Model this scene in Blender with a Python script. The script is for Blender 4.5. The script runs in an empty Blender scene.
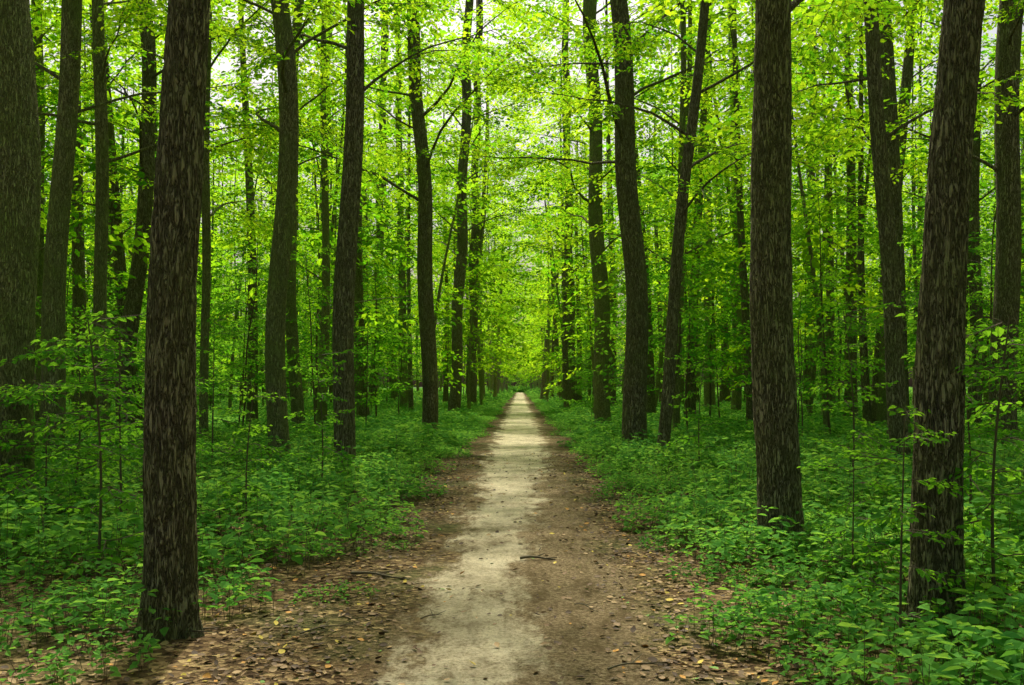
import bpy, math, numpy as np
from mathutils import noise as mn, Vector
R = np.random.default_rng(11)
scene = bpy.context.scene
F_PX = 995.0; CAMH = 1.5; HX, HY = 520.0, 385.0

# ------------------------------------------------------------------ helpers
def ss(a, b, x):
    t = np.clip((x - a) / (b - a), 0, 1); return t * t * (3 - 2 * t)

def gz(x, y):
    x = np.asarray(x, float); y = np.asarray(y, float)
    return ss(2.6, 7, np.abs(x)) * (0.10 * np.sin(x * .37 + 1) * np.sin(y * .23 + .5) + 0.05 * np.sin(x * .9 + y * .5) + .05)

class MB:
    def __init__(s): s.V = []; s.F = []; s.M = []; s.A = []; s.n = 0
    def add(s, V, F, m, a=None):
        V = np.asarray(V, float).reshape(-1, 3); F = np.asarray(F, int).reshape(-1, 4)
        s.V.append(V); s.F.append(F + s.n); s.M.append(np.full(len(F), m)); s.n += len(V)
        s.A.append(np.zeros(len(V)) if a is None else a)
    def mesh(s, name, mats, smooth=True):
        V = np.concatenate(s.V); F = np.concatenate(s.F); M = np.concatenate(s.M); A = np.concatenate(s.A)
        me = bpy.data.meshes.new(name)
        me.vertices.add(len(V)); me.vertices.foreach_set('co', V.ravel())
        me.loops.add(F.size); me.loops.foreach_set('vertex_index', F.ravel().astype(np.int32))
        me.polygons.add(len(F))
        me.polygons.foreach_set('loop_start', np.arange(0, F.size, 4, dtype=np.int32))
        me.polygons.foreach_set('material_index', M.astype(np.int32))
        me.polygons.foreach_set('use_smooth', np.full(len(F), smooth))
        at = me.attributes.new('lv', 'FLOAT', 'POINT'); at.data.foreach_set('value', A.astype(np.float32))
        me.update(calc_edges=True); me.validate()
        for m in mats: me.materials.append(m)
        return me

def obj(name, me, parent=None, link=True):
    o = bpy.data.objects.new(name, me)
    if link: scene.collection.objects.link(o)
    if parent: o.parent = parent
    return o

def norm(v): return v / (np.linalg.norm(v, axis=-1, keepdims=True) + 1e-9)

def tube(P, rad, seg):
    P = np.asarray(P, float); n = len(P); rad = np.asarray(rad, float)
    T = norm(np.gradient(P, axis=0))
    ref = np.array([1., 0, 0]) if abs(T[:, 2]).mean() > .7 else np.array([0, 0, 1.])
    U = norm(np.cross(T, ref)); W = np.cross(T, U)
    th = np.arange(seg) * 2 * math.pi / seg
    dirs = U[:, None, :] * np.cos(th)[None, :, None] + W[:, None, :] * np.sin(th)[None, :, None]
    rr = rad if rad.ndim == 2 else rad[:, None]
    V = P[:, None, :] + dirs * rr[..., None]
    i = np.arange(n - 1)[:, None]; j = np.arange(seg)[None, :]; j2 = (j + 1) % seg
    Fq = np.stack([i * seg + j, i * seg + j2, (i + 1) * seg + j2, (i + 1) * seg + j], -1).reshape(-1, 4)
    return V, Fq, dirs

def leaf_geo(C, D, N, L, W, far=False):
    C = np.asarray(C); D = norm(D); S = norm(np.cross(N, D)); N = np.cross(D, S)
    L = L[:, None]; W = W[:, None]; n = len(C)
    if far:
        V = np.stack([C, C + .45 * L * D + .5 * W * S, C + L * D - .1 * L * N, C + .45 * L * D - .5 * W * S], 1)
        b = np.arange(n)[:, None] * 4
        return V.reshape(-1, 3), b + np.array([0, 1, 2, 3]), 4
    f = .12 * W
    V = np.stack([C, C + .32 * L * D + .5 * W * S + f * N, C + .68 * L * D + .38 * W * S + f * .6 * N,
                  C + L * D - .14 * L * N, C + .68 * L * D - .38 * W * S + f * .6 * N, C + .32 * L * D - .5 * W * S + f * N], 1)
    b = np.arange(n)[:, None, None] * 6
    Fq = (b + np.array([[0, 1, 2, 3], [0, 3, 4, 5]])[None]).reshape(-1, 4)
    return V.reshape(-1, 3), Fq, 6

def add_leaves(mb, C, D, N, L, W, mat, far=False, lv=None, r=R):
    C = np.array(C); n = len(C)
    V, Fq, k = leaf_geo(C, np.array(D), np.array(N), np.array(L), np.array(W), far)
    if lv is None: lv = r.random(n)
    mb.add(V, Fq, mat, np.repeat(lv, k))

# ------------------------------------------------------------------ materials
def newmat(name):
    m = bpy.data.materials.new(name); m.use_nodes = True
    nt = m.node_tree; nt.nodes.clear()
    return m, nt, nt.nodes, nt.links

def ramp(N, stops, interp='LINEAR'):
    r = N.new('ShaderNodeValToRGB'); e = r.color_ramp; e.interpolation = interp
    while len(e.elements) < len(stops): e.elements.new(.5)
    for s, el in zip(stops, e.elements):
        el.position = s[0]; el.color = (*s[1], 1)
    return r

def leaf_mat(name, dark, light, tdark, tlight, tfac=.5):
    m, nt, N, Lk = newmat(name)
    out = N.new('ShaderNodeOutputMaterial')
    at = N.new('ShaderNodeAttribute'); at.attribute_name = 'lv'
    rv = N.new('ShaderNodeAttribute'); rv.attribute_name = 'rv'
    oi = N.new('ShaderNodeObjectInfo')
    sm = N.new('ShaderNodeMath'); sm.operation = 'ADD'; Lk.new(oi.outputs['Random'], sm.inputs[0]); Lk.new(rv.outputs['Fac'], sm.inputs[1])
    fr = N.new('ShaderNodeMath'); fr.operation = 'FRACT'; Lk.new(sm.outputs[0], fr.inputs[0])
    mth = N.new('ShaderNodeMath'); mth.operation = 'MULTIPLY_ADD'; mth.inputs[1].default_value = .6
    m2 = N.new('ShaderNodeMath'); m2.operation = 'MULTIPLY'; m2.inputs[1].default_value = .4
    Lk.new(fr.outputs[0], m2.inputs[0]); Lk.new(at.outputs['Fac'], mth.inputs[0]); Lk.new(m2.outputs[0], mth.inputs[2])
    r1 = ramp(N, [(0, dark), (1, light)]); r2 = ramp(N, [(0, tdark), (1, tlight)])
    Lk.new(mth.outputs[0], r1.inputs[0]); Lk.new(mth.outputs[0], r2.inputs[0])
    p = N.new('ShaderNodeBsdfDiffuse')
    t = N.new('ShaderNodeBsdfTranslucent'); mx = N.new('ShaderNodeMixShader'); mx.inputs[0].default_value = tfac
    Lk.new(r1.outputs[0], p.inputs['Color']); Lk.new(r2.outputs[0], t.inputs['Color'])
    Lk.new(p.outputs[0], mx.inputs[1]); Lk.new(t.outputs[0], mx.inputs[2]); Lk.new(mx.outputs[0], out.inputs[0])
    return m

M_LEAF = leaf_mat('canopy_leaf', (.03, .12, .008), (.13, .31, .018), (.12, .54, .008), (.76, .97, .025), .62)
M_SAP = leaf_mat('sapling_leaf', (.04, .15, .02), (.12, .3, .03), (.12, .46, .02), (.42, .78, .035), .5)
M_HERB = leaf_mat('undergrowth_leaf', (.035, .14, .03), (.17, .4, .075), (.12, .42, .04), (.46, .76, .08), .42)

def bark_mat(name, c1, c2, moss, mossamt, sc=1.0):
    m, nt, N, Lk = newmat(name)
    out = N.new('ShaderNodeOutputMaterial'); p = N.new('ShaderNodeBsdfPrincipled')
    p.inputs['Roughness'].default_value = .9; p.inputs['Specular IOR Level'].default_value = .12
    tc = N.new('ShaderNodeTexCoord'); mp = N.new('ShaderNodeMapping'); mp.inputs['Scale'].default_value = (46 * sc, 46 * sc, 7 * sc)
    Lk.new(tc.outputs['Object'], mp.inputs[0])
    n1 = N.new('ShaderNodeTexNoise'); n1.inputs['Scale'].default_value = 1; n1.inputs['Detail'].default_value = 4; n1.inputs['Roughness'].default_value = .6; n1.inputs['Distortion'].default_value = .9
    Lk.new(mp.outputs[0], n1.inputs[0])
    s1 = N.new('ShaderNodeMath'); s1.operation = 'SUBTRACT'; s1.inputs[1].default_value = .5; Lk.new(n1.outputs['Fac'], s1.inputs[0])
    s2 = N.new('ShaderNodeMath'); s2.operation = 'ABSOLUTE'; Lk.new(s1.outputs[0], s2.inputs[0])
    rr = N.new('ShaderNodeMapRange'); rr.inputs[1].default_value = .005; rr.inputs[2].default_value = .1; Lk.new(s2.outputs[0], rr.inputs[0])
    n2 = N.new('ShaderNodeTexNoise'); n2.inputs['Scale'].default_value = 3; n2.inputs['Detail'].default_value = 5; n2.inputs['Roughness'].default_value = .75
    mp2 = N.new('ShaderNodeMapping'); mp2.inputs['Scale'].default_value = (24 * sc, 24 * sc, 14 * sc); Lk.new(tc.outputs['Object'], mp2.inputs[0])
    Lk.new(mp2.outputs[0], n2.inputs[0])
    h = N.new('ShaderNodeMath'); h.operation = 'MULTIPLY_ADD'; h.inputs[1].default_value = .8
    Lk.new(n2.outputs['Fac'], h.inputs[0]); Lk.new(rr.outputs[0], h.inputs[2])
    hh = N.new('ShaderNodeMath'); hh.operation = 'MULTIPLY'; hh.inputs[1].default_value = .58
    Lk.new(h.outputs[0], hh.inputs[0])
    cr = ramp(N, [(.22, tuple(v * .2 for v in c1)), (.55, c1), (.92, c2)]); Lk.new(hh.outputs[0], cr.inputs[0])
    n3 = N.new('ShaderNodeTexNoise'); n3.inputs['Scale'].default_value = 1.1; n3.inputs['Detail'].default_value = 6; n3.inputs['Roughness'].default_value = .6
    Lk.new(tc.outputs['Object'], n3.inputs[0])
    mr = N.new('ShaderNodeMapRange'); mr.inputs[1].default_value = .38; mr.inputs[2].default_value = .66; mr.inputs[4].default_value = mossamt
    Lk.new(n3.outputs['Fac'], mr.inputs[0])
    mm = N.new('ShaderNodeMath'); mm.operation = 'MULTIPLY'; mm.use_clamp = True; Lk.new(mr.outputs[0], mm.inputs[0]); Lk.new(hh.outputs[0], mm.inputs[1])
    mx = N.new('ShaderNodeMix'); mx.data_type = 'RGBA'; mx.inputs[7].default_value = (*moss, 1)
    Lk.new(mm.outputs[0], mx.inputs[0]); Lk.new(cr.outputs[0], mx.inputs[6])
    Lk.new(mx.outputs[2], p.inputs['Base Color'])
    b = N.new('ShaderNodeBump'); b.inputs['Strength'].default_value = 1; b.inputs['Distance'].default_value = .02
    Lk.new(h.outputs[0], b.inputs['Height']); Lk.new(b.outputs[0], p.inputs['Normal'])
    Lk.new(p.outputs[0], out.inputs[0])
    return m
M_BARK = bark_mat('oak_bark', (.21, .17, .11), (.42, .36, .25), (.2, .23, .07), .9)
M_BARKG = bark_mat('hornbeam_bark', (.31, .28, .14), (.46, .43, .25), (.26, .34, .08), 1.3, 1.2)
M_TWIG, nt, N, Lk = newmat('twig_bark')
o_ = N.new('ShaderNodeOutputMaterial'); p_ = N.new('ShaderNodeBsdfPrincipled'); p_.inputs['Base Color'].default_value = (.09, .07, .035, 1)
p_.inputs['Roughness'].default_value = .85; Lk.new(p_.outputs[0], o_.inputs[0])

def litter_nodes(N, Lk):
    g = N.new('ShaderNodeNewGeometry')
    v = N.new('ShaderNodeTexVoronoi'); v.inputs['Scale'].default_value = 22; v.inputs['Randomness'].default_value = 1
    nz = N.new('ShaderNodeTexNoise'); nz.inputs['Scale'].default_value = 9; nz.inputs['Detail'].default_value = 4
    Lk.new(g.outputs['Position'], nz.inputs[0])
    ad = N.new('ShaderNodeVectorMath'); ad.operation = 'MULTIPLY_ADD'; ad.inputs[1].default_value = (.12, .12, .12)
    Lk.new(nz.outputs['Color'], ad.inputs[0]); Lk.new(g.outputs['Position'], ad.inputs[2]); Lk.new(ad.outputs[0], v.inputs['Vector'])
    sp = N.new('ShaderNodeSeparateColor'); Lk.new(v.outputs['Color'], sp.inputs[0])
    r = ramp(N, [(0, (.035, .021, .01)), (.35, (.095, .058, .027)), (.65, (.175, .115, .055)), (.88, (.27, .185, .09)), (1, (.4, .29, .13))])
    Lk.new(sp.outputs[0], r.inputs[0])
    n2 = N.new('ShaderNodeTexNoise'); n2.inputs['Scale'].default_value = .9; n2.inputs['Detail'].default_value = 6
    Lk.new(g.outputs['Position'], n2.inputs[0])
    mr = N.new('ShaderNodeMapRange'); mr.inputs[1].default_value = .45; mr.inputs[2].default_value = .62; mr.inputs[4].default_value = .6
    Lk.new(n2.outputs['Fac'], mr.inputs[0])
    mx = N.new('ShaderNodeMix'); mx.data_type = 'RGBA'; mx.inputs[7].default_value = (.08, .1, .03, 1)
    Lk.new(mr.outputs[0], mx.inputs[0]); Lk.new(r.outputs[0], mx.inputs[6])
    hb = N.new('ShaderNodeMath'); hb.operation = 'MULTIPLY_ADD'; hb.inputs[1].default_value = .5
    Lk.new(sp.outputs[1], hb.inputs[0]); Lk.new(v.outputs['Distance'], hb.inputs[2])
    return g, mx.outputs[2], hb.outputs[0], n2

m, nt, N, Lk = newmat('forest_floor'); M_GROUND = m
g, col, hb, _ = litter_nodes(N, Lk)
out = N.new('ShaderNodeOutputMaterial'); p = N.new('ShaderNodeBsdfPrincipled'); p.inputs['Roughness'].default_value = .95; p.inputs['Specular IOR Level'].default_value = .1
sy = N.new('ShaderNodeSeparateXYZ'); Lk.new(g.outputs['Position'], sy.inputs[0])
gm = N.new('ShaderNodeMapRange'); gm.inputs[1].default_value = 150; gm.inputs[2].default_value = 190; Lk.new(sy.outputs[1], gm.inputs[0])
gx = N.new('ShaderNodeMix'); gx.data_type = 'RGBA'; gx.inputs[7].default_value = (.05, .12, .02, 1); Lk.new(gm.outputs[0], gx.inputs[0]); Lk.new(col, gx.inputs[6])
b = N.new('ShaderNodeBump'); b.inputs['Strength'].default_value = .8; b.inputs['Distance'].default_value = .02
Lk.new(hb, b.inputs['Height']); Lk.new(b.outputs[0], p.inputs['Normal']); Lk.new(gx.outputs[2], p.inputs['Base Color']); Lk.new(p.outputs[0], out.inputs[0])

m, nt, N, Lk = newmat('trodden_earth'); M_PATH = m
def math_(op, a, b_=None, c=None, clamp=False):
    n = N.new('ShaderNodeMath'); n.operation = op; n.use_clamp = clamp
    for i, v in enumerate((a, b_, c)):
        if v is None: continue
        if isinstance(v, (int, float)): n.inputs[i].default_value = v
        else: Lk.new(v, n.inputs[i])
    return n.outputs[0]
def maprange(v, a, b_, c, d, smooth=False):
    n = N.new('ShaderNodeMapRange')
    if smooth: n.interpolation_type = 'SMOOTHSTEP'
    for i, q in enumerate((v, a, b_, c, d)):
        if isinstance(q, (int, float)): n.inputs[i].default_value = q
        else: Lk.new(q, n.inputs[i])
    return n.outputs[0]
def noise_(scale, detail, rough, vec):
    n = N.new('ShaderNodeTexNoise'); n.inputs['Scale'].default_value = scale; n.inputs['Detail'].default_value = detail; n.inputs['Roughness'].default_value = rough
    Lk.new(vec, n.inputs[0]); return n.outputs['Fac']
def mixc(f, a, b_):
    n = N.new('ShaderNodeMix'); n.data_type = 'RGBA'
    if isinstance(f, float): n.inputs[0].default_value = f
    else: Lk.new(f, n.inputs[0])
    for i, q in ((6, a), (7, b_)):
        if isinstance(q, tuple): n.inputs[i].default_value = (*q, 1)
        else: Lk.new(q, n.inputs[i])
    return n.outputs[2]
g, lcol, lhb, n2 = litter_nodes(N, Lk)
out = N.new('ShaderNodeOutputMaterial'); p = N.new('ShaderNodeBsdfPrincipled'); p.inputs['Roughness'].default_value = .95; p.inputs['Specular IOR Level'].default_value = .1
sx = N.new('ShaderNodeSeparateXYZ'); Lk.new(g.outputs['Position'], sx.inputs[0])
mpv = N.new('ShaderNodeMapping'); mpv.inputs['Scale'].default_value = (1, .4, 1); Lk.new(g.outputs['Position'], mpv.inputs[0])
edge_n = math_('SUBTRACT', noise_(2.4, 8, .76, mpv.outputs[0]), .5)
low_n = math_('SUBTRACT', noise_(.7, 4, .6, mpv.outputs[0]), .5)
far = maprange(sx.outputs[1], 7, 22, 0, 1, True)
dx = math_('ABSOLUTE', math_('SUBTRACT', sx.outputs[0], .03))
mask = maprange(math_('MULTIPLY_ADD', edge_n, 2.0, dx), .52, .92, 1, 0, True)
c = math_('MULTIPLY_ADD', far, .2, -.26)
c = math_('MULTIPLY_ADD', low_n, .55, c)
dxb = math_('ABSOLUTE', math_('SUBTRACT', sx.outputs[0], c))
hw = math_('MULTIPLY_ADD', far, .34, .17)
q = math_('SUBTRACT', math_('MULTIPLY_ADD', edge_n, 1.8, dxb), hw)
bright = maprange(q, -.05, .24, 1, 0, True)
bright = math_('MULTIPLY', bright, maprange(noise_(1.9, 6, .7, g.outputs['Position']), .36, .56, .45, 1), clamp=True)
fine = noise_(38, 7, .82, g.outputs['Position'])
rA = ramp(N, [(.37, (.075, .05, .025)), (.5, (.29, .21, .115)), (.62, (.53, .41, .245))]); Lk.new(fine, rA.inputs[0])
rB = ramp(N, [(.36, (.42, .33, .2)), (.5, (.8, .69, .47)), (.64, (.88, .8, .6))]); Lk.new(fine, rB.inputs[0])
colr = mixc(bright, rA.outputs[0], rB.outputs[0])
hum = maprange(noise_(5, 8, .76, mpv.outputs[0]), .49, .6, 0, .75)
colr = mixc(math_('MULTIPLY', hum, math_('MULTIPLY_ADD', bright, -.7, 1.0)), colr, (.14, .095, .042))
colr = mixc(mask, lcol, colr)
hm = N.new('ShaderNodeMix'); hm.data_type = 'FLOAT'; Lk.new(mask, hm.inputs[0]); Lk.new(lhb, hm.inputs[2]); Lk.new(fine, hm.inputs[3])
b = N.new('ShaderNodeBump'); b.inputs['Strength'].default_value = 1; b.inputs['Distance'].default_value = .05
Lk.new(hm.outputs[0], b.inputs['Height']); Lk.new(b.outputs[0], p.inputs['Normal']); Lk.new(colr, p.inputs['Base Color']); Lk.new(p.outputs[0], out.inputs[0])

m, nt, N, Lk = newmat('fallen_leaf'); M_FALL = m
out = N.new('ShaderNodeOutputMaterial'); p = N.new('ShaderNodeBsdfPrincipled'); p.inputs['Roughness'].default_value = .8
oi = N.new('ShaderNodeObjectInfo')
r = ramp(N, [(0, (.07, .04, .02)), (.3, (.14, .085, .04)), (.55, (.24, .15, .07)), (.75, (.36, .24, .11)), (.88, (.5, .24, .04)), (.93, (.55, .42, .06)), (.97, (.14, .28, .04))], 'CONSTANT')
Lk.new(oi.outputs['Random'], r.inputs[0]); Lk.new(r.outputs[0], p.inputs['Base Color']); Lk.new(p.outputs[0], out.inputs[0])

# ------------------------------------------------------------------ scatter via geometry nodes
def make_gn(coll, realize):
    ng = bpy.data.node_groups.new('scatter_' + coll.name, 'GeometryNodeTree')
    ng.interface.new_socket('Geometry', in_out='INPUT', socket_type='NodeSocketGeometry')
    ng.interface.new_socket('Geometry', in_out='OUTPUT', socket_type='NodeSocketGeometry')
    N = ng.nodes; L = ng.links
    gi = N.new('NodeGroupInput'); go = N.new('NodeGroupOutput')
    iop = N.new('GeometryNodeInstanceOnPoints'); ci = N.new('GeometryNodeCollectionInfo')
    ci.inputs['Collection'].default_value = coll; ci.inputs['Separate Children'].default_value = True; ci.inputs['Reset Children'].default_value = True
    def attr(n, t):
        a = N.new('GeometryNodeInputNamedAttribute'); a.data_type = t; a.inputs['Name'].default_value = n
        return [s for s in a.outputs if s.enabled and s.name == 'Attribute'][0]
    L.new(gi.outputs[0], iop.inputs['Points']); L.new(ci.outputs[0], iop.inputs['Instance'])
    iop.inputs['Pick Instance'].default_value = True
    L.new(attr('idx', 'INT'), iop.inputs['Instance Index'])
    e = N.new('FunctionNodeEulerToRotation'); L.new(attr('rot', 'FLOAT_VECTOR'), e.inputs[0]); L.new(e.outputs[0], iop.inputs['Rotation'])
    L.new(attr('scl', 'FLOAT_VECTOR'), iop.inputs['Scale'])
    if realize:
        rz = N.new('GeometryNodeRealizeInstances'); L.new(iop.outputs[0], rz.inputs[0]); L.new(rz.outputs[0], go.inputs[0])
    else: L.new(iop.outputs[0], go.inputs[0])
    return ng
GN = {}
def scatter(name, coll, P, rot, scl, parent=None, idx=None, realize=False):
    P = np.array(P, float); n = len(P); me = bpy.data.meshes.new(name)
    me.vertices.add(n); me.vertices.foreach_set('co', P.ravel())
    a = me.attributes.new('rot', 'FLOAT_VECTOR', 'POINT'); a.data.foreach_set('vector', np.array(rot, np.float32).ravel())
    s = np.array(scl, np.float32)
    if s.ndim == 1: s = np.repeat(s[:, None], 3, 1)
    a = me.attributes.new('scl', 'FLOAT_VECTOR', 'POINT'); a.data.foreach_set('vector', s.ravel())
    a = me.attributes.new('rv', 'FLOAT', 'POINT'); a.data.foreach_set('value', R.random(n).astype(np.float32))
    if idx is None: idx = R.integers(0, len(coll.objects), n)
    a = me.attributes.new('idx', 'INT', 'POINT'); a.data.foreach_set('value', np.asarray(idx).astype(np.int32))
    o = obj(name, me, parent)
    key = (coll.name, realize)
    if key not in GN: GN[key] = make_gn(coll, realize)
    md = o.modifiers.new('scatter', 'NODES'); md.node_group = GN[key]
    return o

def source(cname, meshes):
    c = bpy.data.collections.new(cname)
    for me in meshes: c.objects.link(bpy.data.objects.new(me.name, me))
    return c

# ------------------------------------------------------------------ leafy sprays
def spray(seed, L=1.35, leaf=.095, step=.12, far=False, twigs=True):
    r = np.random.default_rng(seed); mb = MB()
    C, D, Nn, LL, WW = [], [], [], [], []
    def axis(p0, yaw, length, spc, side_ok):
        n = max(3, int(length / .15)); t = np.linspace(0, 1, n)
        yw = yaw + t * r.normal(0, .25)
        pts = np.array([p0[0] + length * t * np.cos(yw), p0[1] + length * t * np.sin(yw), p0[2] - .16 * (length * t) ** 2 + r.normal(0, .02) * t]).T
        if twigs:
            V, Fq, _ = tube(pts, np.linspace(.007 if side_ok else .004, .0015, n), 3); mb.add(V, Fq, 1)
        s = spc * .6; k = 0
        while s < length * 1.02:
            tt = min(s / length, 1); p = np.array([np.interp(tt, t, pts[:, i]) for i in range(3)])
            sd = 1 if k % 2 else -1; a = yaw + sd * r.uniform(.5, 1.15)
            if s > length * .93: a = yaw + r.normal(0, .3)
            d = np.array([math.cos(a), math.sin(a), r.normal(-.22, .25)])
            l = leaf * r.uniform(.65, 1.2)
            C.append(p + d * .02); D.append(d); Nn.append(np.array([r.normal(0, .4), r.normal(0, .4), 1])); LL.append(l); WW.append(l * r.uniform(.6, .8))
            s += spc * r.uniform(.7, 1.3); k += 1
        return pts
    pts = axis(np.zeros(3), 0, L, leaf * .8, True)
    s = .18 * L; k = 0
    while s < L * .92:
        tt = s / L; p = np.array([np.interp(tt, np.linspace(0, 1, len(pts)), pts[:, i]) for i in range(3)])
        axis(p, (1 if k % 2 else -1) * r.uniform(.6, 1.0), L * (.55 * (1 - tt * .65)) * r.uniform(.7, 1.2), leaf * .75, False)
        s += step * r.uniform(.7, 1.3) * .7; k += 1
    add_leaves(mb, C, D, Nn, LL, WW, 0, far, r.random(len(C)))
    return mb
near_sprays = [spray(i).mesh('leaf_spray', [M_LEAF, M_TWIG], False) for i in range(4)]
C_SPRAY = source('leaf_sprays', near_sprays)
C_SPRAY2 = source('leaf_sprays_simple', [spray(30 + i, 1.55, .13, .2, True, False).mesh('leaf_spray_simple', [M_LEAF, M_TWIG], False) for i in range(4)])
far_spray_mb = [spray(50 + i, 1.7, .205, .42, True, False) for i in range(4)]
mid_spray_mb = [spray(70 + i, .9, .085, .14, False, True) for i in range(3)]
sap_spray_mb = [spray(80 + i, 1.1, .13, .25, True, False) for i in range(3)]

def rotm(rx, ry, rz):
    cx, sx_ = np.cos(rx), np.sin(rx); cy, sy = np.cos(ry), np.sin(ry); cz, sz = np.cos(rz), np.sin(rz)
    X = np.array([[1, 0, 0], [0, cx, -sx_], [0, sx_, cx]]); Y = np.array([[cy, 0, sy], [0, 1, 0], [-sy, 0, cy]]); Z = np.array([[cz, -sz, 0], [sz, cz, 0], [0, 0, 1]])
    return Z @ Y @ X
def merge_sprays(mb, srcs, T, r, matoff=0):
    for (p, rot, s) in T:
        q = srcs[r.integers(len(srcs))]; M = rotm(*rot)
        V = np.concatenate(q.V) @ M.T * s + p; Fq = np.concatenate(q.F); MM = np.concatenate(q.M); A = np.concatenate(q.A)
        mb.V.append(V); mb.F.append(Fq + mb.n); mb.M.append(MM + matoff); mb.A.append(np.clip(A * .7 + r.random() * .3, 0, 1)); mb.n += len(V)

def limbs(mb, pf, rf, h0, H, n, Lf, r, per=6, mat=0, up=(.2, .75), seg=6, sscale=(.8, 1.4)):
    T = []; a = r.uniform(0, 6.28)
    for i in range(n):
        t = (i + r.random() * .8) / n; z = h0 + (H - h0) * t; a += 2.4 + r.normal(0, .35)
        Lm = Lf(t) * r.uniform(.7, 1.25); el = r.uniform(*up) + t * .35
        k = 9; p = np.array(pf(z), float); pts = [p]; aa = a
        for j in range(k - 1):
            e = el * (1 - 1.0 * j / k); aa += r.normal(0, .17)
            p = p + Lm / (k - 1) * np.array([math.cos(aa) * math.cos(e), math.sin(aa) * math.cos(e), math.sin(e) + r.normal(0, .07)]); pts.append(p)
        pts = np.array(pts); r0 = min(rf(z) * .35, .007 * Lm + .007)
        V, Fq, _ = tube(pts, np.linspace(r0, .003, k), seg); mb.add(V, Fq, mat)
        for q in range(per):
            tt = .25 + .75 * (q + r.random()) / per
            pp = np.array([np.interp(tt, np.linspace(0, 1, k), pts[:, c]) for c in range(3)])
            sd = 1 if q % 2 else -1
            T.append((pp, (r.normal(0, .25), r.normal(.05, .22), a + sd * r.uniform(.15, 1.25) * (1 - .5 * tt)), r.uniform(*sscale) * (1 - .15 * tt)))
    return T

# ------------------------------------------------------------------ named trees
named_xy = []
def tree(name, pts, wb, wt, bark, h0, H=21, nl=22, Lm=3.6, per=6, dmax_diam=.58, seed=0):
    r = np.random.default_rng(seed + 100)
    d = F_PX * CAMH / (pts[0][1] - HY); d = min(d, dmax_diam * F_PX / wb)
    bx = (pts[0][0] - HX) / F_PX * d; bz = float(gz(bx, d)); named_xy.append((bx, d))
    ys = [(px - HX) / F_PX * d for px, py in pts]; zs = [bz] + [CAMH + (HY - py) / F_PX * d for px, py in pts[1:]]
    deg = len(pts) - 1; co = np.polyfit(zs, ys, deg); zt = zs[-1]
    sl = np.clip((ys[-1] - ys[-2]) / (zs[-1] - zs[-2]), -.12, .12); ly = r.normal(0, .012)
    wa = wb / F_PX * d * .10; wp = r.uniform(0, 6)
    def px_(z):
        z = np.asarray(z, float)
        return np.where(z <= zt, np.polyval(co, np.minimum(z, zt)), np.polyval(co, zt) + sl * (1 - np.exp(-(np.maximum(z, zt) - zt) / 6)) * 6) + wa * (np.sin(z * 1.1 + wp) - math.sin(wp))
    def pf(z): return np.array([float(px_(z)) - bx, ly * z, z - bz])
    rb = wb / F_PX * d / 2; rt = wt / F_PX * d / 2
    k = (rb - rt) / max(zt - bz, 1)
    def rf(z):
        z = np.asarray(z, float); base = rb - k * np.minimum(z - bz, zt - bz)
        return np.maximum(base * np.clip(1 - np.maximum(z - zt, 0) / (H - zt + 1.5), .06, 1), .02)
    near = d < 14
    fine = .025 if d < 8 else (.05 if near else .25)
    seg = 96 if d < 8 else (60 if near else 20)
    z = np.concatenate([np.arange(bz - .15, zt + .8, fine), np.arange(zt + .8 + fine, H, .6), [H]])
    P = np.stack([px_(z) - bx, ly * z, z - bz], 1)
    rad = rf(z); th = np.arange(seg) * 2 * math.pi / seg; ph = r.uniform(0, 6.28)
    fl = np.exp(-np.maximum(z - bz, 0) / .2)
    rad2 = rad[:, None] * (1 + fl[:, None] * (.2 + .14 * np.cos(th * 5 + ph)[None] + .08 * np.cos(th * 3 + 2 * ph)[None]))
    rad2 *= .93 + .03 * np.sin(th[None] * 2 + z[:, None] * .8 + ph) + .025 * np.sin(th[None] * 3 - z[:, None] * 1.7)
    if near:
        for i, zz in enumerate(z):
            if zz > zt + .8: break
            for j in range(seg):
                x_, y_ = rad[i] * math.cos(th[j]), rad[i] * math.sin(th[j])
                v = mn.noise(Vector((x_ * 28 + seed, y_ * 28, zz * 4.5)))
                v3 = mn.noise(Vector((x_ * 60 + seed, y_ * 60, zz * 14)))
                v2 = mn.noise(Vector((x_ * 5 + seed, y_ * 5, zz * 1.6)))
                rad2[i, j] += -.014 * max(0, 1 - abs(v) * 4.5) + .012 * v2 + .004 * v3
    V, Fq, _ = tube(P, rad2, seg); mb = MB(); mb.add(V, Fq, 0)
    T = limbs(mb, pf, rf, h0, H - 1, nl, lambda t: Lm * (1 - .55 * t), r, per)
    K = []
    for t in T:
        wx, wz, wy = t[0][0] + bx, t[0][2], t[0][1] + d
        if wz > 9 and abs(wx) < 1.8 and wy < 18: continue
        if wz > 1.5 + .387 * d + 3 and r.random() < .45: continue
        K.append(t)
    o = obj(name, mb.mesh(name, [bark, M_TWIG])); o.location = (bx, d, bz)
    scatter('crown_foliage', C_SPRAY if d < 24 else C_SPRAY2, [t[0] for t in K], [t[1] for t in K], [t[2] for t in K], o, realize=True)
    return o

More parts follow.
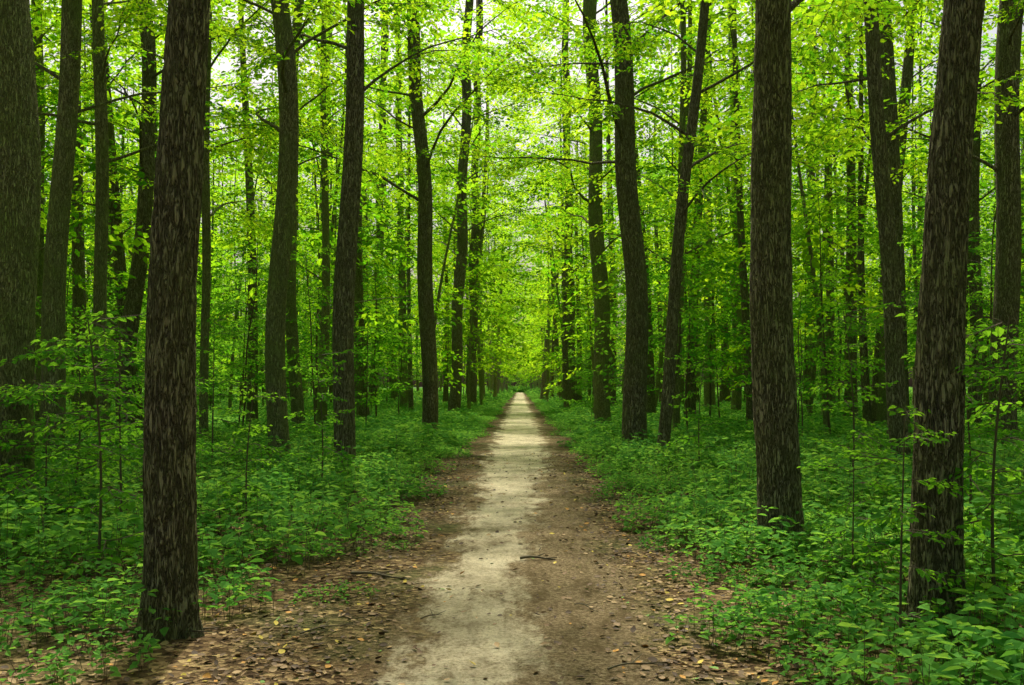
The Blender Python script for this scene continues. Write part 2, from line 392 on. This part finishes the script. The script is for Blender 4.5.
B, G = M_BARK, M_BARKG
tr = [
 ('hornbeam_tree', [(10, 512), (11, 250), (12, 0)], 52, 44, G, 5.5, 14),
 ('oak_tree', [(172, 634), (178, 330), (187, 0)], 55, 44, B, 4.5, 12),
 ('oak_tree', [(50, 476), (62, 240), (76, 0)], 25, 20, G, 5.5, 17),
 ('hornbeam_tree', [(103, 470), (103, 240), (101, 0)], 15, 12, G, 5.0, 15),
 ('oak_tree', [(128, 452), (137, 270), (150, 130), (141, 0)], 19, 14, B, 6, 17),
 ('hornbeam_tree', [(281, 474), (284, 250), (289, 130), (283, 0)], 23, 19, G, 5.5, 17),
 ('oak_tree', [(299, 443), (292, 250), (300, 0)], 14, 10, G, 5, 17),
 ('oak_tree', [(344, 476), (350, 230), (358, 0)], 24, 19, B, 6, 17),
 ('oak_tree', [(429, 438), (425, 230), (411, 0)], 18, 13, B, 6.5, 24, 5.2, 8),
 ('oak_tree', [(373, 405), (380, 200), (385, 0)], 10, 7, B, 6, 18),
 ('oak_tree', [(453, 419), (461, 230), (468, 0)], 13, 9, B, 7, 24, 5.2, 8),
 ('oak_tree', [(472, 411), (475, 250), (480, 0)], 10, 7, B, 7, 24, 5, 8),
 ('hornbeam_tree', [(204, 456), (206, 200), (208, 0)], 10, 8, G, 4.5, 15),
 ('hornbeam_tree', [(320, 415), (323, 250), (326, 0)], 11, 8, G, 5, 16),
 ('hornbeam_tree', [(40, 445), (39, 200), (38, 0)], 12, 10, G, 4.5, 15),
 ('hornbeam_tree', [(404, 415), (402, 250), (398, 0)], 8, 6, G, 4, 16),
 ('oak_tree', [(780, 553), (779, 250), (774, 0)], 47, 38, B, 4.6, 15),
 ('oak_tree', [(935, 641), (948, 330), (968, 0)], 53, 41, B, 4.2, 12),
 ('oak_tree', [(635, 449), (629, 220), (615, 0)], 27, 19, B, 6, 24, 5, 8),
 ('hornbeam_tree', [(604, 433), (598, 250), (590, 0)], 18, 13, G, 5.5, 24, 5, 8),
 ('oak_tree', [(661, 467), (672, 330), (691, 130), (706, 0)], 14, 10, B, 4.2, 19),
 ('oak_tree', [(903, 481), (888, 300), (877, 120), (868, 0)], 20, 15, B, 5, 17),
 ('oak_tree', [(1006, 466), (1008, 200), (1014, 0)], 27, 24, B, 5, 17),
 ('hornbeam_tree', [(676, 441), (680, 250), (682, 0)], 8, 6, G, 4, 15),
 ('hornbeam_tree', [(711, 416), (708, 250), (704, 0)], 12, 9, G, 5, 16),
 ('oak_tree', [(736, 420), (735, 250), (731, 0)], 11, 9, G, 5, 16),
 ('oak_tree', [(975, 442), (975, 200), (976, 0)], 14, 11, B, 5, 15),
 ('oak_tree', [(573, 402), (570, 250), (566, 0)], 10, 7, B, 7, 24, 5, 8),
 ('oak_tree', [(808, 415), (810, 250), (812, 0)], 10, 8, B, 5, 16),
]
for i, q_ in enumerate(tr):
    nm, pts, wb, wt, bk, h0, nl = q_[:7]
    Lm, per = q_[7:] if len(q_) > 7 else (3.6, 6)
    hh_ = R.uniform(0, 4)
    tree(nm, pts, wb, wt, bk, h0, H=(22 if len(q_) > 7 else 18 + hh_), nl=nl, seed=i * 7, Lm=Lm, per=per)

# ------------------------------------------------------------------ background forest
def bg_tree(seed, H, r0, h0, nl, Lm, per, bark, bend):
    r = np.random.default_rng(seed); mb = MB(); a1, a2 = r.normal(0, bend, 2)
    pf = lambda z: np.array([a1 * z + bend * 8 * math.sin(z * .25 + seed), a2 * z + bend * 4 * math.sin(z * .4), z])
    pf0 = pf(0); pg = lambda z: pf(z) - pf0
    rf = lambda z: r0 * (1 - .85 * z / H)
    z = np.linspace(0, H, 26); P = np.array([pg(q) for q in z]); rad = np.array([rf(q) for q in z]); rad[0] *= 1.35
    P[0, 2] -= .3
    V, Fq, _ = tube(P, rad, 8); mb.add(V, Fq, 1)
    T = limbs(mb, pg, rf, h0, H - .5, nl, lambda t: Lm * (1 - .5 * t), r, per, mat=1, seg=3, sscale=(.8, 1.5))
    merge_sprays(mb, far_spray_mb, T, r)
    me = mb.mesh('forest_tree', [M_LEAF, bark], False); return me
C_BG = source('forest_trees', [
    bg_tree(1, 21, .2, 5, 18, 3.6, 5, M_BARK, .018), bg_tree(2, 19, .15, 3.5, 20, 3.2, 5, M_BARKG, .025),
    bg_tree(3, 24, .24, 6, 19, 4.0, 5, M_BARK, .014), bg_tree(4, 16, .11, 2.6, 18, 2.6, 5, M_BARKG, .04),
    bg_tree(5, 14, .08, 2.2, 15, 2.2, 4, M_BARKG, .05)])
C_THIN = source('slender_trees', [bg_tree(8, 17, .12, 9, 6, 2.2, 3, M_BARK, .02), bg_tree(9, 15, .09, 8, 6, 1.8, 3, M_BARKG, .035), bg_tree(10, 18, .15, 10, 7, 2.4, 3, M_BARK, .015)])
nx = np.array(named_xy); P = []
def ok(x, y, md=1.3):
    return np.min((nx[:, 0] - x) ** 2 + (nx[:, 1] - y) ** 2) > md * md
def grid(x0, x1, y0, y1, s, j=.48):
    for gy in np.arange(y0, y1, s):
        for gx in np.arange(x0, x1, s):
            yield gx + R.uniform(-j, j) * s, gy + R.uniform(-j, j) * s
for x, y in grid(-44, 44, 23, 92, 5.3, .7):
    if abs(x) > 3.6 and ok(x, y): P.append((x, y))
for x, y in grid(-60, 60, 92, 175, 10, .7):
    if abs(x) > 3.6: P.append((x, y))
for x, y in grid(-28, 28, -14, 22, 5.9):
    if abs(x) > .54 * max(y, 0) + 3.2 and ok(x, y): P.append((x, y))
for y in np.arange(38, 200, 5.2):
    for s in (-1, 1):
        x = s * R.uniform(2.1, 3.8); yy = y + R.uniform(-2.5, 2.5)
        if ok(x, yy, 1.5): P.append((x, yy))
for x in np.arange(-66, 66, 6): P.append((x, 207 + R.uniform(-3, 3)))
P = np.array(P); n = len(P)
P3 = np.stack([P[:, 0], P[:, 1], gz(P[:, 0], P[:, 1])], 1)
scatter('background_forest', C_BG, P3, np.stack([R.normal(0, .035, n), R.normal(0, .035, n), R.uniform(0, 6.28, n)], 1), R.uniform(.85, 1.2, n), realize=True)
print('bg trees', n)
P = []
for x, y in grid(-36, 36, 28, 95, 5.6, .7):
    if abs(x) > 4 and ok(x, y, 1): P.append((x, y, gz(x, y)))
n = len(P); scatter('background_slender_trees', C_THIN, P, np.stack([R.normal(0, .03, n), R.normal(0, .03, n), R.uniform(0, 6.28, n)], 1), R.uniform(.85, 1.25, n), realize=True)

# ------------------------------------------------------------------ saplings
def sapling(seed, H, h0, nl, Lm, per, src, sscale=(.6, 1.1)):
    r = np.random.default_rng(seed); mb = MB(); b1 = r.normal(0, .05)
    pg = lambda z: np.array([b1 * z + .05 * math.sin(z * 1.7), .04 * math.sin(z * 1.3 + 1), z])
    rf = lambda z: .02 * H / 4 * (1 - .85 * z / H) + .003
    z = np.linspace(0, H, 18); p = np.array([pg(q) for q in z]); p[0, 2] -= .1
    V, Fq, _ = tube(p, [rf(q) for q in z], 7); mb.add(V, Fq, 1)
    T = limbs(mb, pg, rf, h0, H, nl, lambda t: Lm * (1 - .55 * t), r, per, mat=1, seg=4, up=(.1, .5), sscale=sscale)
    merge_sprays(mb, src, T, r)
    return mb.mesh('young_maple_tree', [M_SAP, M_TWIG], False)
saps = [sapling(11, 3.2, .8, 12, .9, 4, mid_spray_mb), sapling(12, 5, 1.3, 14, 1.4, 4, mid_spray_mb), sapling(13, 6.5, 1.8, 18, 1.7, 4, mid_spray_mb),
        sapling(14, 1.7, .5, 7, .35, 3, mid_spray_mb), sapling(15, 1.2, .35, 6, .3, 2, mid_spray_mb), sapling(16, 1.9, .3, 11, .22, 2, [spray(90 + i, .5, .075, .14, False, True) for i in range(3)])]
C_SAP = source('saplings', [sapling(21, 4, .9, 13, 1.3, 4, sap_spray_mb, (.7, 1.3)), sapling(22, 7, 1.8, 17, 2.0, 4, sap_spray_mb, (.8, 1.4)), sapling(23, 9, 2.4, 20, 2.3, 4, sap_spray_mb, (.8, 1.5))])
def place_sap(px, py, k, s):
    d = F_PX * CAMH / (py - HY); x = (px - HX) / F_PX * d
    o = obj('young_maple_tree', saps[k]); o.location = (x, d, float(gz(x, d))); o.rotation_euler = (0, 0, R.uniform(0, 6.28)); o.scale = (s, s, s)
for a in [(97, 585, 5, 1.05), (250, 545, 5, .8), (118, 540, 5, 1.1), (40, 540, 3, .95), (998, 640, 5, 1.0), (905, 655, 5, .7), (855, 605, 5, .6), (1040, 560, 0, .6),
          (215, 480, 5, 1.3), (70, 520, 3, 1.2), (320, 500, 5, 1.0), (700, 480, 5, 1.0), (850, 500, 5, 1.3), (590, 425, 3, 1.3), (20, 470, 0, .9), (145, 500, 3, 1.0), (965, 560, 5, 1.0),
          (160, 440, 1, .9), (575, 412, 0, 1.1), (800, 440, 1, .8), (960, 460, 1, .9), (250, 425, 1, 1.), (240, 440, 2, .9), (830, 450, 2, .9), (720, 430, 2, .8), (400, 425, 1, .9)]:
    place_sap(*a)
P = []
for x, y in grid(-34, 34, 22, 85, 4.5, .6):
    if abs(x) > 3.6 and ok(x, y, .8): P.append((x, y, gz(x, y)))
for x in np.arange(-6, 6.1, .8): P.append((x, 203 + R.uniform(-2, 2), 0))
n = len(P); scatter('understory_saplings', C_SAP, P, np.stack([np.zeros(n), np.zeros(n), R.uniform(0, 6.28, n)], 1), R.uniform(.7, 1.3, n), realize=True)

# ------------------------------------------------------------------ undergrowth
def patch(seed, Rr, ns, hm, leaf, far=False):
    r = np.random.default_rng(seed); mb = MB(); C, D, Nn, LL, WW = [], [], [], [], []
    for i in range(ns):
        a = r.uniform(0, 6.28); q = Rr * math.sqrt(r.random()); x, y = q * math.cos(a), q * math.sin(a)
        h = hm * r.uniform(.35, 1.1) * (1 - .35 * (q / Rr) ** 2); lx, ly = r.normal(0, .18, 2) * h
        top = np.array([x + lx, y + ly, h]); base = np.array([x, y, -.03])
        if not far:
            V, Fq, _ = tube(np.array([base, top]), [.003, .0015], 3); mb.add(V, Fq, 1)
        for lev in range(r.integers(1, 4)):
            p = base + (top - base) * (1 - .28 * lev); a0 = r.uniform(0, 6.28); m_ = r.integers(3, 6) if lev == 0 else r.integers(2, 4)
            for j in range(m_):
                aa = a0 + j * 6.28 / m_ + r.normal(0, .25); l = leaf * r.uniform(.5, 1.25) * (1 + .15 * lev)
                d = np.array([math.cos(aa), math.sin(aa), r.uniform(-.4, .4)])
                C.append(p + d * l * .35); D.append(d); Nn.append((r.normal(0, .28), r.normal(0, .28), 1)); LL.append(l); WW.append(l * r.uniform(.5, .78))
    add_leaves(mb, C, D, Nn, LL, WW, 0, far, r.random(len(C)))
    return mb.mesh('herb_patch', [M_HERB, M_TWIG], False)
C_HERB = source('herbs', [patch(21, .5, 30, .36, .074), patch(22, .54, 36, .26, .06), patch(23, .46, 24, .52, .085), patch(24, .42, 28, .19, .05)])
C_HERBF = source('herbs_far', [patch(31, .9, 70, .42, .13, True), patch(32, .9, 70, .3, .11, True)])
P = []; S = []
def edge(x, y):
    wob = .2 * math.sin(y * 1.7 + (1 if x > 0 else 4)) + .13 * math.sin(y * 4.1)
    return x > 1.32 + wob or x < -1.42 - .45 * max(0, (9.5 - y) / 5) + wob
for x, y in grid(-13, 13, 3.2, 22, .45):
    if abs(x) > .53 * y + 1.5: continue
    if not edge(x, y):
        if abs(x) < 1.0 or R.random() > .12: continue
    pr = .98
    if x < 0: pr = .6 if y < 7.5 else (.85 if y < 10 else .97)
    if math.sin(x * 1.3 + 2) * math.sin(y * .9 + 1) > .6: pr *= .6
    if R.random() > pr: continue
    dist = max(-.5, min(abs(x) - 1.2, 1.0))
    P.append((x, y, gz(x, y))); S.append(min(1.3, (.57 + .55 * dist) * R.uniform(.65, 1.3)) * (.75 if x < 0 and y < 7.5 else 1))
n = len(P); print('herbs', n); scatter('undergrowth_plants', C_HERB, P, np.stack([R.normal(0, .06, n), R.normal(0, .06, n), R.uniform(0, 6.28, n)], 1), S, realize=True)
P = []; S = []
for x, y in grid(-36, 36, 21.5, 70, .95):
    if abs(x) > .56 * y + 3 or not (x > 1.75 or x < -1.75): continue
    P.append((x, y, gz(x, y))); S.append(R.uniform(.75, 1.35) * (.6 if abs(x) < 2.5 else 1))
for x, y in grid(-70, 70, 70, 180, 3):
    if abs(x) < 2.8: continue
    P.append((x, y, gz(x, y))); S.append(R.uniform(1.6, 2.6))
for y in np.arange(21, 200, .9):
    for s in (-1, 1): P.append((s * R.uniform(1.4, 2.1), y, 0)); S.append(R.uniform(.35, .7))
for x in np.arange(-10, 10, .8):
    for y in (199, 201, 204): P.append((x, y, 0)); S.append(R.uniform(2, 3.4))
n = len(P); scatter('distant_undergrowth', C_HERBF, P, np.stack([np.zeros(n), np.zeros(n), R.uniform(0, 6.28, n)], 1), S, realize=True)

# ------------------------------------------------------------------ fallen leaves
def fallen(seed):
    r = np.random.default_rng(seed); mb = MB(); n = 5
    x = np.linspace(0, 1, n); w = np.array([.04, .3, .36, .24, .02]) * r.uniform(.8, 1.1); c = r.uniform(.1, .35)
    V = np.stack([np.stack([x, -w, c * (x - .5) ** 2 + w * r.uniform(.1, .6)], 1), np.stack([x, 0 * w, c * (x - .5) ** 2], 1), np.stack([x, w, c * (x - .5) ** 2 + w * r.uniform(.1, .6)], 1)], 1).reshape(-1, 3)
    Fq = [[i * 3 + j, i * 3 + j + 1, i * 3 + j + 4, i * 3 + j + 3] for i in range(n - 1) for j in range(2)]
    mb.add(V, Fq, 0); return mb.mesh('fallen_leaf', [M_FALL], True)
C_FALL = source('fallen_leaf_shapes', [fallen(i) for i in range(4)])
P = []
N_ = 34000; xs = R.uniform(-5.5, 4.5, N_); ys = 3.5 + 18 * R.random(N_) ** 1.5
for x, y in zip(xs, ys):
    if abs(x) > .56 * y + 1: continue
    if abs(x + .1) < 1.5:
        if R.random() > .09 + .9 * float(ss(.4, 1.1, abs(x + .05))) + (.17 if x > 0.1 else 0): continue
    elif R.random() > .5: continue
    P.append((x, y, float(gz(x, y)) + (.028 if abs(x) < 1.55 else .012)))
n = len(P); scatter('fallen_leaves', C_FALL, P, np.stack([R.normal(0, .25, n), R.normal(0, .25, n), R.uniform(0, 6.28, n)], 1), R.uniform(.015, .058, n))

def stick(name, px, py, L, yaw, rad, fork=True):
    d = F_PX * CAMH / (py - HY); x = (px - HX) / F_PX * d; mb = MB(); r = np.random.default_rng(int(px))
    t = np.linspace(0, 1, 8); pts = np.stack([L * t, np.cumsum(r.normal(0, .012, 8)), .01 + .012 * np.sin(t * 5)], 1)
    V, Fq, _ = tube(pts, np.linspace(rad, rad * .4, 8), 7); mb.add(V, Fq, 0)
    if fork:
        for k, s in ((3, 1), (5, -1)):
            p = pts[k]; q = np.stack([p + np.array([.3 * L * u, s * .22 * L * u, .02 * u]) for u in np.linspace(0, 1, 4)])
            V, Fq, _ = tube(q, np.linspace(rad * .6, rad * .25, 4), 5); mb.add(V, Fq, 0)
    o = obj(name, mb.mesh(name, [M_TWIG])); o.location = (x, d, .03); o.rotation_euler = (0, 0, yaw)
stick('fallen_twig', 520, 563, .3, .1, .013); stick('fallen_branch', 352, 578, .5, -.3, .012); stick('fallen_twig', 610, 678, .35, .4, .006)
stick('fallen_twig', 640, 560, .3, 2.2, .006); stick('fallen_twig', 300, 640, .4, .9, .006); stick('fallen_branch', 60, 640, .9, .2, .012)
stick('fallen_twig', 420, 625, .2, 1.2, .005); stick('fallen_twig', 575, 610, .22, -.8, .005); stick('fallen_twig', 590, 510, .3, .5, .008)

# ------------------------------------------------------------------ ground + path
def sheet(name, xs, ys, zf, mat):
    X, Y = np.meshgrid(xs, ys); Z = zf(X, Y); nxx = len(xs)
    i = np.arange(len(ys) - 1)[:, None]; j = np.arange(nxx - 1)[None]
    Fq = np.stack([i * nxx + j, i * nxx + j + 1, (i + 1) * nxx + j + 1, (i + 1) * nxx + j], -1)
    mb = MB(); mb.add(np.stack([X, Y, Z], -1), Fq, 0); return obj(name, mb.mesh(name, [mat]))
sheet('forest_ground', np.concatenate([[-600, -300, -150, -80], np.arange(-45, 45.1, .5), [80, 150, 300, 600]]),
      np.concatenate([[-300, -100, -40], np.arange(-20, 120, .7), np.arange(120, 260, 5), [300, 450, 700]]), gz, M_GROUND)
def pz(X, Y):
    Z = np.zeros_like(X); it = np.nditer([X, Y], flags=['multi_index'])
    for x, y in it:
        v = mn.noise(Vector((float(x) * 1.6, float(y) * .9, 0))) * .5 + mn.noise(Vector((float(x) * 7, float(y) * 5, 3))) * .22 if y < 40 else 0
        Z[it.multi_index] = v
    e = ss(0, .35, 1.75 - np.abs(X))
    return .006 + e * (.014 + .014 * Z)
sheet('dirt_path', np.arange(-1.75, 1.76, .07), np.concatenate([np.arange(-10, 3, .5), np.arange(3, 18, .07), np.arange(18, 40, .4), np.arange(40, 199, 3)]), pz, M_PATH)

# ------------------------------------------------------------------ light, sky, camera
EL, AZ = math.radians(58), math.radians(-8)   # azimuth from +Y, + toward +X
w = bpy.data.worlds.new('World'); scene.world = w; w.use_nodes = True; nt = w.node_tree
sky = nt.nodes.new('ShaderNodeTexSky'); sky.sky_type = 'NISHITA'; sky.sun_disc = False; sky.sun_elevation = EL; sky.sun_rotation = AZ
sky.dust_density = 8; sky.air_density = 1.0; sky.ozone_density = .3
bg = nt.nodes['Background']; nt.links.new(sky.outputs[0], bg.inputs[0]); bg.inputs[1].default_value = .15
sd = bpy.data.lights.new('sun', 'SUN'); sd.energy = 5; sd.angle = math.radians(1.5); sd.color = (1, .95, .8)
so = obj('sun', sd); dv = Vector((math.sin(AZ) * math.cos(EL), math.cos(AZ) * math.cos(EL), math.sin(EL)))
so.rotation_euler = dv.to_track_quat('Z', 'Y').to_euler(); so.location = (0, 0, 40)
cd = bpy.data.cameras.new('camera'); cam = obj('camera', cd); cam.location = (0, 0, CAMH); cam.rotation_euler = (math.pi / 2, 0, 0)
cd.sensor_width = 36; cd.lens = F_PX * 36 / 1024; cd.shift_x = -(HX - 512) / 1024; cd.shift_y = (HY - 342.5) / 1024; cd.clip_end = 2000; cd.clip_start = .1
scene.camera = cam
scene.view_settings.view_transform = 'Standard'; scene.view_settings.look = 'None'; scene.view_settings.exposure = 0
